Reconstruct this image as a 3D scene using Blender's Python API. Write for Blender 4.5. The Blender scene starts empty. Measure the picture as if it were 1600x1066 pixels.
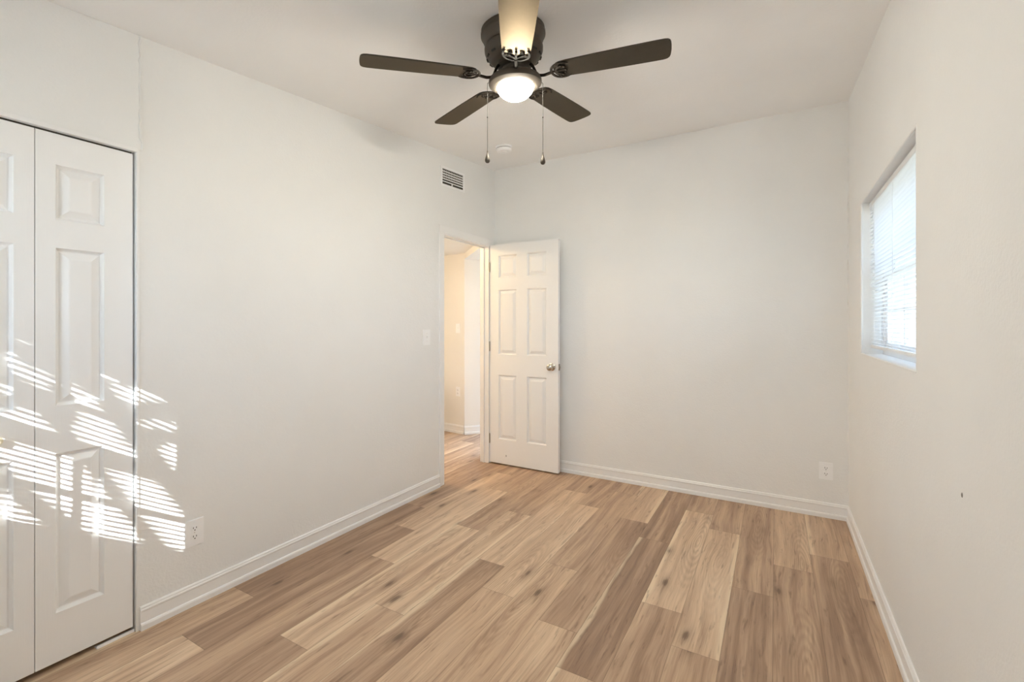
import bpy, bmesh, math, random
from mathutils import Vector, Matrix
random.seed(7)
PI = math.pi
scene = bpy.context.scene
COL = scene.collection

# ------------------------------------------------------------------ camera
cam_d = bpy.data.cameras.new('camera')
cam_d.sensor_width = 36.0
cam_d.lens = 715.6 / 1600 * 36
cam_d.shift_y = -25.0 / 1600
cam_d.clip_start = 0.02
cam = bpy.data.objects.new('camera', cam_d)
COL.objects.link(cam)
cam.location = (0, 0, 1.3)
cam.rotation_euler = (PI / 2, 0, math.atan2(412, 715.6))
scene.camera = cam

# ------------------------------------------------------------------ light, exposure
SKY = 3.5
SUN = 50.0
LAMP = 104.0
HALL = 50.0
scene.view_settings.view_transform = 'Standard'
scene.view_settings.look = 'None'
scene.view_settings.gamma = 1.0
scene.view_settings.use_curve_mapping = False
scene.view_settings.exposure = 1.0
scene.cycles.max_bounces = 20
scene.cycles.diffuse_bounces = 14
scene.cycles.use_denoising = True
scene.cycles.sample_clamp_indirect = 12.0

SUN_DIR = Vector((-0.75, 1.0, -0.63)).normalized()     # the way the sunlight travels
world = bpy.data.worlds.new('sky')
scene.world = world
world.use_nodes = True
wn = world.node_tree
wn.nodes.clear()
w_out = wn.nodes.new('ShaderNodeOutputWorld')
w_bg = wn.nodes.new('ShaderNodeBackground')
w_tc = wn.nodes.new('ShaderNodeTexCoord')
w_sep = wn.nodes.new('ShaderNodeSeparateXYZ')
w_ramp = wn.nodes.new('ShaderNodeValToRGB')      # hazy bright sky, whiter at the horizon
w_ramp.color_ramp.elements[0].position = 0.0
w_ramp.color_ramp.elements[0].color = (0.76, 0.87, 1.0, 1)
w_ramp.color_ramp.elements[1].position = 0.8
w_ramp.color_ramp.elements[1].color = (0.48, 0.68, 1.0, 1)
wn.links.new(w_tc.outputs['Generated'], w_sep.inputs[0])
wn.links.new(w_sep.outputs[2], w_ramp.inputs[0])
wn.links.new(w_ramp.outputs[0], w_bg.inputs[0])
wn.links.new(w_bg.outputs[0], w_out.inputs[0])
w_bg.inputs[1].default_value = SKY

sun_d = bpy.data.lights.new('sun', 'SUN')
sun_d.energy = SUN
sun_d.angle = math.radians(0.22)
sun_d.color = (1.0, 0.97, 0.93)
sun = bpy.data.objects.new('sun', sun_d)
COL.objects.link(sun)
sun.location = (6, -8, 6)
sun.rotation_euler = SUN_DIR.to_track_quat('-Z', 'Y').to_euler()

# ------------------------------------------------------------------ room measures (metres)
XL, XR, YB, YF = -2.345, 0.42, 3.745, -0.36
def ceil_z(y):
    return 2.4475 + 0.091 * y

# ------------------------------------------------------------------ material helpers
class NT:
    def __init__(self, name):
        self.m = bpy.data.materials.new(name)
        self.m.use_nodes = True
        self.t = self.m.node_tree
        self.b = self.t.nodes['Principled BSDF']
    def n(self, typ, **kw):
        nd = self.t.nodes.new('ShaderNode' + typ)
        for k, v in kw.items():
            setattr(nd, k, v)
        return nd
    def l(self, a, b):
        self.t.links.new(a, b)
    def set(self, sock, v):
        if hasattr(v, 'links'):
            self.l(v, sock)
        else:
            sock.default_value = v
    def math(self, op, a, b=0.0, c=0.0, clamp=False):
        nd = self.n('Math', operation=op, use_clamp=clamp)
        for i, v in enumerate((a, b, c)):
            self.set(nd.inputs[i], v)
        return nd.outputs[0]
    def vec(self, x, y, z=0.0):
        nd = self.n('CombineXYZ')
        for i, v in enumerate((x, y, z)):
            self.set(nd.inputs[i], v)
        return nd.outputs[0]
    def noise(self, vec, scale, detail=2.0, rough=0.5, dist=0.0):
        nd = self.n('TexNoise')
        self.set(nd.inputs['Vector'], vec)
        nd.inputs['Scale'].default_value = scale
        nd.inputs['Detail'].default_value = detail
        nd.inputs['Roughness'].default_value = rough
        nd.inputs['Distortion'].default_value = dist
        return nd.outputs[0]
    def ramp(self, f, stops, interp='LINEAR'):
        nd = self.n('ValToRGB')
        nd.color_ramp.interpolation = interp
        els = nd.color_ramp.elements
        while len(els) < len(stops):
            els.new(0.5)
        for e, (p, c) in zip(els, stops):
            e.position = p
            e.color = (*c, 1) if isinstance(c, tuple) else (c, c, c, 1)
        self.set(nd.inputs[0], f)
        return nd.outputs[0]
    def mix(self, f, a, b, blend='MIX'):
        nd = self.n('Mix', data_type='RGBA', blend_type=blend)
        self.set(nd.inputs[0], f)
        for i, v in ((6, a), (7, b)):
            self.set(nd.inputs[i], (*v, 1) if isinstance(v, tuple) else v)
        return nd.outputs[2]
    def bump(self, h, strength, dist):
        nd = self.n('Bump')
        nd.inputs['Strength'].default_value = strength
        nd.inputs['Distance'].default_value = dist
        self.l(h, nd.inputs['Height'])
        self.l(nd.outputs[0], self.b.inputs['Normal'])
    def p(self, **kw):
        for k, v in kw.items():
            k = k.replace('_', ' ')
            s = self.b.inputs[k]
            if isinstance(v, tuple) and len(v) == 3:
                v = (*v, 1)
            self.set(s, v)
        return self.m
    def pos(self):
        return self.n('NewGeometry').outputs['Position']

def s2l(r, g, b):
    return tuple(((c / 255) / 12.92 if c / 255 < 0.04045 else ((c / 255 + 0.055) / 1.055) ** 2.4) for c in (r, g, b))

def paint(name, col, rough=0.6, s1=95.0, b1=0.35, d=0.004, spots=True):
    t = NT(name)
    P = t.pos()
    a = t.noise(P, s1, 3.0, 0.6)
    c = t.noise(P, s1 * 0.32, 2.0, 0.5)
    h = t.math('ADD', a, t.math('MULTIPLY', c, 0.7))
    t.bump(h, b1, d)
    v = t.noise(P, 1.3, 3.0, 0.6)
    dark = tuple(x * 0.965 for x in col)
    t.p(Base_Color=t.mix(t.ramp(v, [(0.35, 0.0), (0.7, 1.0)]), dark, col), Roughness=rough)
    return t.m

M = {}
M['wall'] = paint('wall_paint', (0.858, 0.867, 0.868), 0.55, 95, 0.30, 0.004)
M['ceiling'] = paint('ceiling_paint', (0.925, 0.93, 0.935), 0.8, 70, 0.22, 0.004)
M['trim'] = paint('trim_gloss_paint', (0.888, 0.895, 0.90), 0.32, 30, 0.05, 0.002)
M['hall_wall'] = paint('hall_wall_paint', (0.86, 0.84, 0.80), 0.6, 95, 0.2, 0.004)

def woodgrain_white(name, col, rough):
    t = NT(name)
    g = t.n('Separate XYZ'.replace(' ', '')) if False else t.n('SeparateXYZ')
    t.l(t.pos(), g.inputs[0])
    v = t.vec(t.math('MULTIPLY', g.outputs[0], 260.0), t.math('MULTIPLY', g.outputs[1], 260.0), t.math('MULTIPLY', g.outputs[2], 9.0))
    t.bump(t.noise(v, 1.0, 3.0, 0.6), 0.10, 0.002)
    t.p(Base_Color=col, Roughness=rough)
    return t.m
M['door'] = woodgrain_white('door_white_paint', (0.88, 0.887, 0.893), 0.32)

def plain(name, col, rough=0.4, metal=0.0, nz=0.0, scale=40):
    t = NT(name)
    if nz:
        f = t.noise(t.pos(), scale, 3.0, 0.6)
        t.p(Base_Color=t.mix(f, tuple(c * (1 - nz) for c in col), tuple(min(1, c * (1 + nz)) for c in col)))
    else:
        t.p(Base_Color=col)
    t.p(Roughness=rough, Metallic=metal)
    return t.m
M['iron'] = plain('oil_rubbed_iron', (0.018, 0.014, 0.011), 0.75, 0.0, nz=0.15, scale=60)
M['iron'].node_tree.nodes['Principled BSDF'].inputs['Specular IOR Level'].default_value = 0.08
M['plastic'] = plain('white_plastic', (0.925, 0.935, 0.95), 0.3, nz=0.02)
M['slot'] = plain('dark_slot', (0.03, 0.03, 0.03), 0.7, nz=0.1)
M['dark'] = plain('dark_void', (0.06, 0.055, 0.045), 0.9, nz=0.2)
M['nickel'] = plain('satin_nickel', (0.60, 0.56, 0.50), 0.22, 1.0, nz=0.06, scale=120)
M['steel'] = plain('hinge_steel', (0.42, 0.38, 0.32), 0.4, 1.0, nz=0.08, scale=120)
M['bronze'] = plain('dark_bronze_metal', (0.085, 0.070, 0.054), 0.50, 0.35, nz=0.12, scale=25)
M['vinyl'] = plain('white_vinyl', (0.86, 0.87, 0.88), 0.35, nz=0.02)
M['screw'] = plain('screw_white', (0.72, 0.71, 0.68), 0.3, nz=0.04)
M['chain'] = plain('pull_chain_metal', (0.014, 0.013, 0.011), 0.6, 0.0, nz=0.2, scale=400)
M['chain'].node_tree.nodes['Principled BSDF'].inputs['Specular IOR Level'].default_value = 0.1
M['brass_knob'] = plain('cream_knob', (0.72, 0.66, 0.50), 0.3, nz=0.05)
M['siding'] = plain('pale_siding', (0.75, 0.76, 0.78), 0.7, nz=0.05)
M['grey'] = plain('grey_mark', (0.25, 0.23, 0.21), 0.8, nz=0.2)

def blade_mat():
    t = NT('espresso_blade')
    tc = t.n('TexCoord').outputs['Object']
    mp = t.n('Mapping')
    mp.inputs['Scale'].default_value = (9, 9, 9)
    t.l(tc, mp.inputs[0])
    f = t.noise(mp.outputs[0], 4.0, 5.0, 0.6, 0.6)
    t.p(Base_Color=t.mix(f, (0.068, 0.064, 0.057), (0.088, 0.082, 0.072)), Roughness=0.50, Metallic=0.9)
    t.b.inputs['Specular Tint'].default_value = (0.95, 0.80, 0.63, 1)
    return t.m
M['blade'] = blade_mat()

def glow_mat(name, col, st):
    t = NT(name)
    lw = t.n('LayerWeight')
    lw.inputs[0].default_value = 0.35
    t.p(Base_Color=(0.9, 0.88, 0.84), Roughness=0.35)
    t.b.inputs['Emission Color'].default_value = (*col, 1)
    t.b.inputs['Emission Strength'].default_value = st
    return t.m
M['globe'] = glow_mat('lit_frosted_glass', (1.0, 0.94, 0.80), LAMP)
M['hall_globe'] = glow_mat('lit_hall_glass', (1.0, 0.70, 0.36), HALL)

def glass_mat():
    t = NT('window_glass')
    t.t.nodes.remove(t.b)
    out = t.t.nodes['Material Output']
    tr = t.n('BsdfTransparent'); tr.inputs[0].default_value = (0.94, 0.97, 0.98, 1)
    gl = t.n('BsdfGlossy'); gl.inputs['Roughness'].default_value = 0.02
    fr = t.n('Fresnel'); fr.inputs[0].default_value = 1.45
    mx = t.n('MixShader')
    t.l(t.math('MULTIPLY', fr.outputs[0], 0.6), mx.inputs[0]); t.l(tr.outputs[0], mx.inputs[1]); t.l(gl.outputs[0], mx.inputs[2])
    t.l(mx.outputs[0], out.inputs[0])
    return t.m
M['glass'] = glass_mat()

def slat_mat():
    t = NT('blind_slat_white')
    out = t.t.nodes['Material Output']
    t.p(Base_Color=(0.88, 0.89, 0.90), Roughness=0.4)
    tl = t.n('BsdfTranslucent'); tl.inputs[0].default_value = (0.85, 0.87, 0.9, 1)
    mx = t.n('MixShader'); mx.inputs[0].default_value = 0.25
    t.l(t.b.outputs[0], mx.inputs[1]); t.l(tl.outputs[0], mx.inputs[2]); t.l(mx.outputs[0], out.inputs[0])
    return t.m
M['slat'] = slat_mat()

def leaf_mat():
    t = NT('tree_leaf')
    f = t.noise(t.pos(), 3.0, 3.0, 0.6)
    t.p(Base_Color=t.mix(f, (0.05, 0.07, 0.035), (0.11, 0.14, 0.07)), Roughness=0.5)
    return t.m
M['leaf'] = leaf_mat()
M['bark'] = plain('tree_bark', (0.16, 0.12, 0.09), 0.9, nz=0.4, scale=12)
M['lawn'] = plain('dry_lawn', (0.17, 0.172, 0.14), 0.9, nz=0.3, scale=3)

def floor_mat():
    t = NT('vinyl_oak_planks')
    uvn = t.n('UVMap'); uvn.uv_map = 'plank_uv'
    sp = t.n('SeparateXYZ'); t.l(uvn.outputs[0], sp.inputs[0])
    u, v = sp.outputs[0], sp.outputs[1]
    at = t.n('Attribute'); at.attribute_name = 'plank'
    sa = t.n('SeparateColor'); t.l(at.outputs['Color'], sa.inputs[0])
    tone, seed, edge = sa.outputs[0], sa.outputs[1], sa.outputs[2]
    so = t.math('MULTIPLY', seed, 71.0)
    # slow wander of the grain
    wan = t.noise(t.vec(t.math('ADD', t.math('MULTIPLY', u, 5.0), so), t.math('MULTIPLY', v, 1.6), so), 1.0, 2.0, 0.5)
    uw = t.math('ADD', u, t.math('MULTIPLY', t.math('SUBTRACT', wan, 0.5), 0.06))
    # long fibres
    fib = t.noise(t.vec(t.math('ADD', t.math('MULTIPLY', uw, 170.0), so), t.math('MULTIPLY', v, 5.0), so), 1.0, 4.0, 0.65)
    band = t.noise(t.vec(t.math('ADD', t.math('MULTIPLY', uw, 26.0), so), t.math('MULTIPLY', v, 1.1), so), 1.0, 3.0, 0.55)
    # cathedral arches: elongated rings around a point that differs per plank
    cu = t.math('ADD', 0.03, t.math('MULTIPLY', t.math('FRACT', t.math('MULTIPLY', so, 3.17)), 0.12))
    du = t.math('SUBTRACT', uw, cu)
    dv = t.math('SUBTRACT', v, t.math('MULTIPLY', t.math('FRACT', t.math('MULTIPLY', so, 1.71)), 1.2))
    rad = t.math('SQRT', t.math('ADD', t.math('POWER', t.math('MULTIPLY', du, 1.0), 2.0), t.math('POWER', t.math('MULTIPLY', dv, 0.13), 2.0)))
    ring = t.math('SINE', t.math('ADD', t.math('MULTIPLY', rad, 620.0), t.math('MULTIPLY', fib, 3.5)))
    ringm = t.ramp(rad, [(0.0, 1.0), (0.055, 0.75), (0.085, 0.0)])
    ringon = t.ramp(t.math('FRACT', t.math('MULTIPLY', so, 5.31)), [(0.45, 0.0), (0.55, 1.0)])
    ring = t.math('MULTIPLY', t.math('MULTIPLY', t.math('MULTIPLY_ADD', ring, 0.5, 0.5), ringm), ringon)
    # knots: dark smudges drawn out along the plank
    vo = t.n('TexVoronoi'); vo.feature = 'F1'
    t.l(t.vec(t.math('ADD', t.math('MULTIPLY', uw, 7.5), so), t.math('MULTIPLY', v, 2.7), so), vo.inputs['Vector'])
    vo.inputs['Scale'].default_value = 1.0
    vo.inputs['Randomness'].default_value = 1.0
    kn = t.math('ADD', vo.outputs['Distance'], t.math('MULTIPLY', t.math('SUBTRACT', fib, 0.5), 0.17))
    kc = t.n('SeparateColor'); t.l(vo.outputs['Color'], kc.inputs[0])
    kon = t.ramp(kc.outputs[0], [(0.18, 0.0), (0.24, 1.0)])
    knot = t.math('MULTIPLY', t.ramp(kn, [(0.0, 1.0), (0.065, 0.85), (0.11, 0.35), (0.20, 0.12), (0.34, 0.0)]), kon)
    # short dark flecks
    fl = t.noise(t.vec(t.math('ADD', t.math('MULTIPLY', uw, 60.0), so), t.math('MULTIPLY', v, 7.0), t.math('ADD', so, 4.0)), 1.0, 3.0, 0.6)
    fleck = t.ramp(fl, [(0.60, 0.0), (0.72, 1.0)])
    st = t.noise(t.vec(t.math('ADD', t.math('MULTIPLY', uw, 75.0), so), t.math('MULTIPLY', v, 2.6), t.math('ADD', so, 9.0)), 1.0, 3.0, 0.6)
    streak = t.ramp(st, [(0.56, 0.0), (0.70, 1.0)])
    # colours
    f = t.math('ADD', t.math('MULTIPLY', tone, 0.60), t.math('MULTIPLY', t.math('SUBTRACT', band, 0.5), 0.95))
    f = t.math('ADD', f, t.math('MULTIPLY', t.math('SUBTRACT', fib, 0.5), 0.42))
    f = t.math('ADD', f, 0.15)
    col = t.ramp(f, [(0.0, s2l(126, 100, 82)), (0.27, s2l(162, 133, 110)), (0.5, s2l(192, 163, 136)), (0.72, s2l(215, 188, 159)), (1.0, s2l(234, 214, 187))])
    col = t.mix(t.math('MULTIPLY', ring, 0.30), col, s2l(126, 97, 76))
    # pale sapwood on one edge
    ed = t.math('SUBTRACT', 1.0, t.math('ABSOLUTE', t.math('SUBTRACT', t.math('DIVIDE', u, 0.179), edge)))
    wv = t.noise(t.vec(so, t.math('MULTIPLY', v, 2.4), 0.0), 1.0, 2.0, 0.5)
    sap = t.ramp(t.math('ADD', ed, t.math('MULTIPLY', t.math('SUBTRACT', wv, 0.5), 0.38)), [(0.86, 0.0), (0.93, 1.0)])
    col = t.mix(t.math('MULTIPLY', sap, 0.6), col, s2l(234, 214, 184))
    col = t.mix(t.math('MULTIPLY', streak, 0.42), col, s2l(116, 86, 66))
    col = t.mix(t.math('MULTIPLY', fleck, 0.45), col, s2l(92, 66, 50))
    col = t.mix(t.math('MULTIPLY', knot, 0.84), col, s2l(82, 58, 42))
    # joints
    eu = t.math('MINIMUM', u, t.math('SUBTRACT', 0.179, u))
    lv = t.n('Attribute'); lv.attribute_name = 'plank_len'
    ev = t.math('MINIMUM', t.math('SUBTRACT', v, 0.0), t.math('SUBTRACT', lv.outputs['Fac'], v))
    e = t.math('MINIMUM', eu, ev)
    seam = t.ramp(t.math('MULTIPLY', e, 100.0), [(0.05, 1.0), (0.16, 0.0)])
    col = t.mix(t.math('MULTIPLY', seam, 0.50), col, s2l(70, 48, 34))
    t.p(Base_Color=col, Roughness=t.ramp(fib, [(0.3, 0.36), (0.7, 0.50)]))
    h = t.math('SUBTRACT', t.math('MULTIPLY', fib, 0.5), t.math('MULTIPLY', seam, 2.0))
    t.bump(h, 0.18, 0.0015)
    return t.m
M['floor'] = floor_mat()

# ------------------------------------------------------------------ mesh helpers
def finish(name, bm, mat, parent=None, loc=None, smooth=False):
    if parent is not None:
        o0 = Vector(parent.matrix_basis.translation)
        p = parent.parent
        while p is not None:
            o0 += Vector(p.matrix_basis.translation)
            p = p.parent
    else:
        o0 = Vector((0, 0, 0))
    L = Vector(loc) if loc is not None else o0
    bmesh.ops.translate(bm, vec=-L, verts=bm.verts)
    bmesh.ops.recalc_face_normals(bm, faces=bm.faces)
    me = bpy.data.meshes.new(name)
    bm.to_mesh(me)
    bm.free()
    me.materials.append(mat)
    if smooth:
        for pl in me.polygons:
            pl.use_smooth = True
        try:
            me.set_sharp_from_angle(angle=math.radians(35))
        except Exception:
            pass
    o = bpy.data.objects.new(name, me)
    COL.objects.link(o)
    if parent is not None:
        o.parent = parent
    o.location = L - o0
    return o

def tag(o, label=None, cat=None, group=None, kind=None):
    for k, v in (('label', label), ('category', cat), ('group', group), ('kind', kind)):
        if v:
            o[k] = v
    return o

def thing(name, loc, label, cat, group=None):
    o = bpy.data.objects.new(name, None)
    o.empty_display_size = 0.05
    COL.objects.link(o)
    o.location = loc
    return tag(o, label, cat, group)

def struct(name, bm, mat, label=None, smooth=False):
    o = finish(name, bm, mat, smooth=smooth)
    o['kind'] = 'structure'
    if label:
        o['label'] = label
    return o

def hexa(bm, pts):
    v = [bm.verts.new(p) for p in pts]
    for q in ((0, 3, 2, 1), (4, 5, 6, 7), (0, 1, 5, 4), (1, 2, 6, 5), (2, 3, 7, 6), (3, 0, 4, 7)):
        bm.faces.new([v[i] for i in q])
    return v

def box(bm, x0, x1, y0, y1, z0, z1=None, bev=0.0):
    """an axis box; z1 None means up to the sloping ceiling"""
    if z1 is None:
        za, zb = ceil_z(y0) + 0.01, ceil_z(y1) + 0.01
    else:
        za = zb = z1
    if bev <= 0:
        return hexa(bm, [(x0, y0, z0), (x1, y0, z0), (x1, y1, z0), (x0, y1, z0), (x0, y0, za), (x1, y0, za), (x1, y1, zb), (x0, y1, zb)])
    b2 = bmesh.new()
    hexa(b2, [(x0, y0, z0), (x1, y0, z0), (x1, y1, z0), (x0, y1, z0), (x0, y0, za), (x1, y0, za), (x1, y1, zb), (x0, y1, zb)])
    bmesh.ops.bevel(b2, geom=list(b2.edges), offset=bev, segments=2, affect='EDGES', profile=0.5)
    merge(bm, b2)

def merge(bm, other):
    me = bpy.data.meshes.new('tmp')
    other.to_mesh(me)
    other.free()
    bm.from_mesh(me)
    bpy.data.meshes.remove(me)

def prism(bm, poly, z0, z1):
    lo = [bm.verts.new((x, y, z0)) for x, y in poly]
    hi = [bm.verts.new((x, y, z1)) for x, y in poly]
    n = len(poly)
    bm.faces.new(list(reversed(lo)))
    bm.faces.new(hi)
    for i in range(n):
        j = (i + 1) % n
        bm.faces.new((lo[i], lo[j], hi[j], hi[i]))

def sweep(bm, prof, a, b, normal, cap=True):
    """profile (out, z) swept from a to b (floor points); normal points into the room"""
    n = Vector(normal).normalized()
    r0 = [bm.verts.new((a[0] + n.x * d, a[1] + n.y * d, z)) for d, z in prof]
    r1 = [bm.verts.new((b[0] + n.x * d, b[1] + n.y * d, z)) for d, z in prof]
    k = len(prof)
    for i in range(k):
        j = (i + 1) % k
        bm.faces.new((r0[i], r0[j], r1[j], r1[i]))
    if cap:
        bm.faces.new(r0); bm.faces.new(list(reversed(r1)))

def frame_lathe(bm, prof, o, X, Y, Z, seg=48):
    """prof: list of (r, z) lathed about Z through o"""
    rings = []
    for r, z in prof:
        if r < 1e-6:
            rings.append([bm.verts.new(o + Z * z)])
        else:
            rings.append([bm.verts.new(o + Z * z + X * (r * math.cos(2 * PI * i / seg)) + Y * (r * math.sin(2 * PI * i / seg))) for i in range(seg)])
    for a, b in zip(rings, rings[1:]):
        for i in range(seg):
            j = (i + 1) % seg
            if len(a) == 1 and len(b) > 1:
                bm.faces.new((a[0], b[i], b[j]))
            elif len(b) == 1 and len(a) > 1:
                bm.faces.new((a[i], b[0], a[j]))
            elif len(a) > 1:
                bm.faces.new((a[i], b[i], b[j], a[j]))

def tube(bm, pts, r, seg=10, flat=1.0, up=Vector((0, 0, 1)), radii=None):
    pts = [Vector(p) for p in pts]
    rings = []
    for i, p in enumerate(pts):
        d = (pts[min(i + 1, len(pts) - 1)] - pts[max(i - 1, 0)]).normalized()
        s = d.cross(up)
        if s.length < 1e-4:
            s = d.cross(Vector((1, 0, 0)))
        s.normalize()
        w = s.cross(d)
        rr = radii[i] if radii else r
        rings.append([bm.verts.new(p + s * (rr * math.cos(2 * PI * k / seg)) + w * (rr * flat * math.sin(2 * PI * k / seg))) for k in range(seg)])
    for a, b in zip(rings, rings[1:]):
        for k in range(seg):
            bm.faces.new((a[k], a[(k + 1) % seg], b[(k + 1) % seg], b[k]))
    bm.faces.new(list(reversed(rings[0])))
    bm.faces.new(rings[-1])

def smooth_pts(pts, n=6):
    pts = [Vector(p) for p in pts]
    out = []
    for i in range(len(pts) - 1):
        p0 = pts[max(i - 1, 0)]; p1 = pts[i]; p2 = pts[i + 1]; p3 = pts[min(i + 2, len(pts) - 1)]
        for k in range(n):
            t = k / n
            out.append(0.5 * ((2 * p1) + (p2 - p0) * t + (2 * p0 - 5 * p1 + 4 * p2 - p3) * t * t + (3 * p1 - p0 - 3 * p2 + p3) * t ** 3))
    out.append(pts[-1])
    return out

PANEL = [(0.0, 0.0), (0.003, -0.0075), (0.009, -0.0160), (0.013, -0.0165), (0.038, -0.0030), (0.042, -0.0020)]
def panel_leaf(bm, o, U, N, w, z0, z1, thick, cols, rows):
    """a moulded door leaf. o: corner (x,y) of the front face, U along it, N out of it (both in plan)."""
    o = Vector((o[0], o[1], 0)); U = Vector((U[0], U[1], 0)).normalized(); N = Vector((N[0], N[1], 0)).normalized()
    def P(u, z, d):
        return o + U * u + N * d + Vector((0, 0, z))
    us = sorted({0.0, w} | {c for ab in cols for c in ab})
    zs = sorted({z0, z1} | {c for ab in rows for c in ab})
    vt = {}
    def V(u, z, d):
        k = (round(u, 5), round(z, 5), round(d, 5))
        if k not in vt:
            vt[k] = bm.verts.new(P(u, z, d))
        return vt[k]
    for ua, ub in zip(us, us[1:]):
        for za, zb in zip(zs, zs[1:]):
            if (ua, ub) in cols and (za, zb) in rows:
                loops = []
                for ins, d in PANEL:
                    loops.append([V(ua + ins, za + ins, d), V(ub - ins, za + ins, d), V(ub - ins, zb - ins, d), V(ua + ins, zb - ins, d)])
                for a, b in zip(loops, loops[1:]):
                    for i in range(4):
                        j = (i + 1) % 4
                        bm.faces.new((a[i], a[j], b[j], b[i]))
                bm.faces.new(loops[-1])
            else:
                bm.faces.new((V(ua, za, 0), V(ub, za, 0), V(ub, zb, 0), V(ua, zb, 0)))
    # rims and back, sharing the front edge
    for i in range(len(us) - 1):
        for z in (z0, z1):
            bm.faces.new((V(us[i], z, 0), V(us[i + 1], z, 0), V(us[i + 1], z, -thick), V(us[i], z, -thick)))
    for i in range(len(zs) - 1):
        for u in (0.0, w):
            bm.faces.new((V(u, zs[i], 0), V(u, zs[i + 1], 0), V(u, zs[i + 1], -thick), V(u, zs[i], -thick)))
    for ua, ub in zip(us, us[1:]):
        for za, zb in zip(zs, zs[1:]):
            bm.faces.new((V(ua, za, -thick), V(ub, za, -thick), V(ub, zb, -thick), V(ua, zb, -thick)))

# ================================================================== SETTING
# ---- floor of separate planks drawn on one surface
PW, PLEN = 0.179, 1.23
X0 = -0.010
JOINTS = {2: 2.715, 1: 3.092, 0: 2.862, -1: 2.518, -2: 1.933, -3: 2.168, -4: 2.825, -5: 3.04, -6: 2.27, -7: 1.894, -8: 2.116,
          -9: 1.535, -10: 1.178, -11: 1.842, -12: 0.974, -13: 1.281}
TONES = {(1, 3.0): .5, (1, 2.5): .33, (0, 3.3): .72, (0, 2.4): .36, (-1, 3.2): .45, (-1, 2.0): .28, (-2, 2.5): .74, (-2, 1.6): .48,
         (-3, 2.8): .85, (-3, 3.6): .40, (-3, 1.8): .38, (-4, 2.3): .16, (-4, 3.3): .30, (-4, 1.3): .62, (-5, 2.4): .38, (-5, 3.4): .62,
         (-5, 1.5): .70, (-6, 3.0): .48, (-6, 1.8): .62, (-7, 2.5): .78, (-7, 1.5): .60, (-7, 3.5): .42, (-8, 2.7): .80, (-8, 1.6): .26,
         (-8, 3.6): .40, (-9, 2.1): .74, (-9, 1.2): .55, (-9, 3.2): .42, (-10, 1.8): .76, (-10, 0.9): .32, (-10, 3.0): .44,
         (-11, 1.4): .34, (-11, 2.4): .82, (-11, 3.5): .48, (-12, 1.6): .22, (-12, 2.9): .70, (-12, 0.5): .74, (-13, 1.9): .18,
         (-13, 0.8): .56, (-13, 3.0): .34}
EDGES = {(-3, 2.8): 0.0, (-4, 2.3): 0.0, (-5, 3.4): 1.0, (-9, 2.1): 1.0, (-8, 1.6): 0.0, (-4, 1.3): 0.0, (-2, 2.5): 1.0, (-10, 1.8): 0.0,
         (-12, 0.5): 0.0, (-9, 1.2): 0.0, (-11, 2.4): 1.0}
def build_floor():
    bm = bmesh.new()
    uvl = bm.loops.layers.uv.new('plank_uv')
    ca = bm.loops.layers.float_color.new('plank')
    ln = bm.loops.layers.float.new('plank_len')
    rnd = random.Random(11)
    fx0, fx1, fy0, fy1 = -3.75, 0.62, -0.55, 6.0
    for r in range(-21, 4):
        xa, xb = X0 + r * PW, X0 + (r + 1) * PW
        ca0, cb0 = max(xa, fx0), min(xb, fx1)
        if cb0 - ca0 < 1e-4:
            continue
        j = JOINTS.get(r, rnd.uniform(0, PLEN))
        while j > fy0:
            j -= PLEN
        while j < fy1:
            ya, yb = max(j, fy0), min(j + PLEN, fy1)
            if yb - ya > 1e-4:
                tone = rnd.uniform(0.2, 0.8)
                edge = rnd.choice([-9, -9, -9, 0.0, 1.0])
                for (rr, ym), tv in TONES.items():
                    if rr == r and ya < ym < yb:
                        tone, edge = tv, -9
                for (rr, ym), ev in EDGES.items():
                    if rr == r and ya < ym < yb:
                        edge = ev
                sd = rnd.random()
                q = [(ca0, ya), (cb0, ya), (cb0, yb), (ca0, yb)]
                f = bm.faces.new([bm.verts.new((x, y, 0)) for x, y in q])
                for lp, (x, y) in zip(f.loops, q):
                    lp[uvl].uv = (x - xa, y - j)
                    lp[ca] = (tone, sd, edge, 1)
                    lp[ln] = PLEN
            j += PLEN
    bmesh.ops.remove_doubles(bm, verts=bm.verts, dist=1e-5)
    # the slab under the planks
    nb = len(bm.faces)
    hexa(bm, [(fx0, fy0, -0.12), (fx1, fy0, -0.12), (fx1, fy1, -0.12), (fx0, fy1, -0.12), (fx0, fy0, -0.001), (fx1, fy0, -0.001), (fx1, fy1, -0.001), (fx0, fy1, -0.001)])
    return struct('floor', bm, M['floor'], 'light brown oak look plank floor')
build_floor()

# ---- ceiling (slopes up towards the back wall)
bm = bmesh.new()
a, b = -0.6, 3.95
hexa(bm, [(-2.5, a, ceil_z(a)), (0.75, a, ceil_z(a)), (0.75, b, ceil_z(b)), (-2.5, b, ceil_z(b)),
          (-2.5, a, ceil_z(a) + .2), (0.75, a, ceil_z(a) + .2), (0.75, b, ceil_z(b) + .2), (-2.5, b, ceil_z(b) + .2)])
struct('ceiling', bm, M['ceiling'], 'white sloping bedroom ceiling')

# ---- left wall with the closet opening and the doorway
CY0, CY1, CZ = -0.315, 0.886, 2.031          # closet opening
DY0, DY1, DZ = 2.948, 3.642, 2.052           # doorway
WT = 0.09
bm = bmesh.new()
box(bm, XL - WT, XL, YF - .2, CY0, 0)
box(bm, XL - WT, XL, CY1, DY0, 0)
box(bm, XL - WT, XL, DY1, YB + .1, 0)
box(bm, XL - WT, XL, DY0, DY1, DZ)
box(bm, XL - WT, XL, CY0, CY1, CZ)
wl = struct('wall_left', bm, M['wall'], 'cream left wall with closet and doorway')
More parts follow.
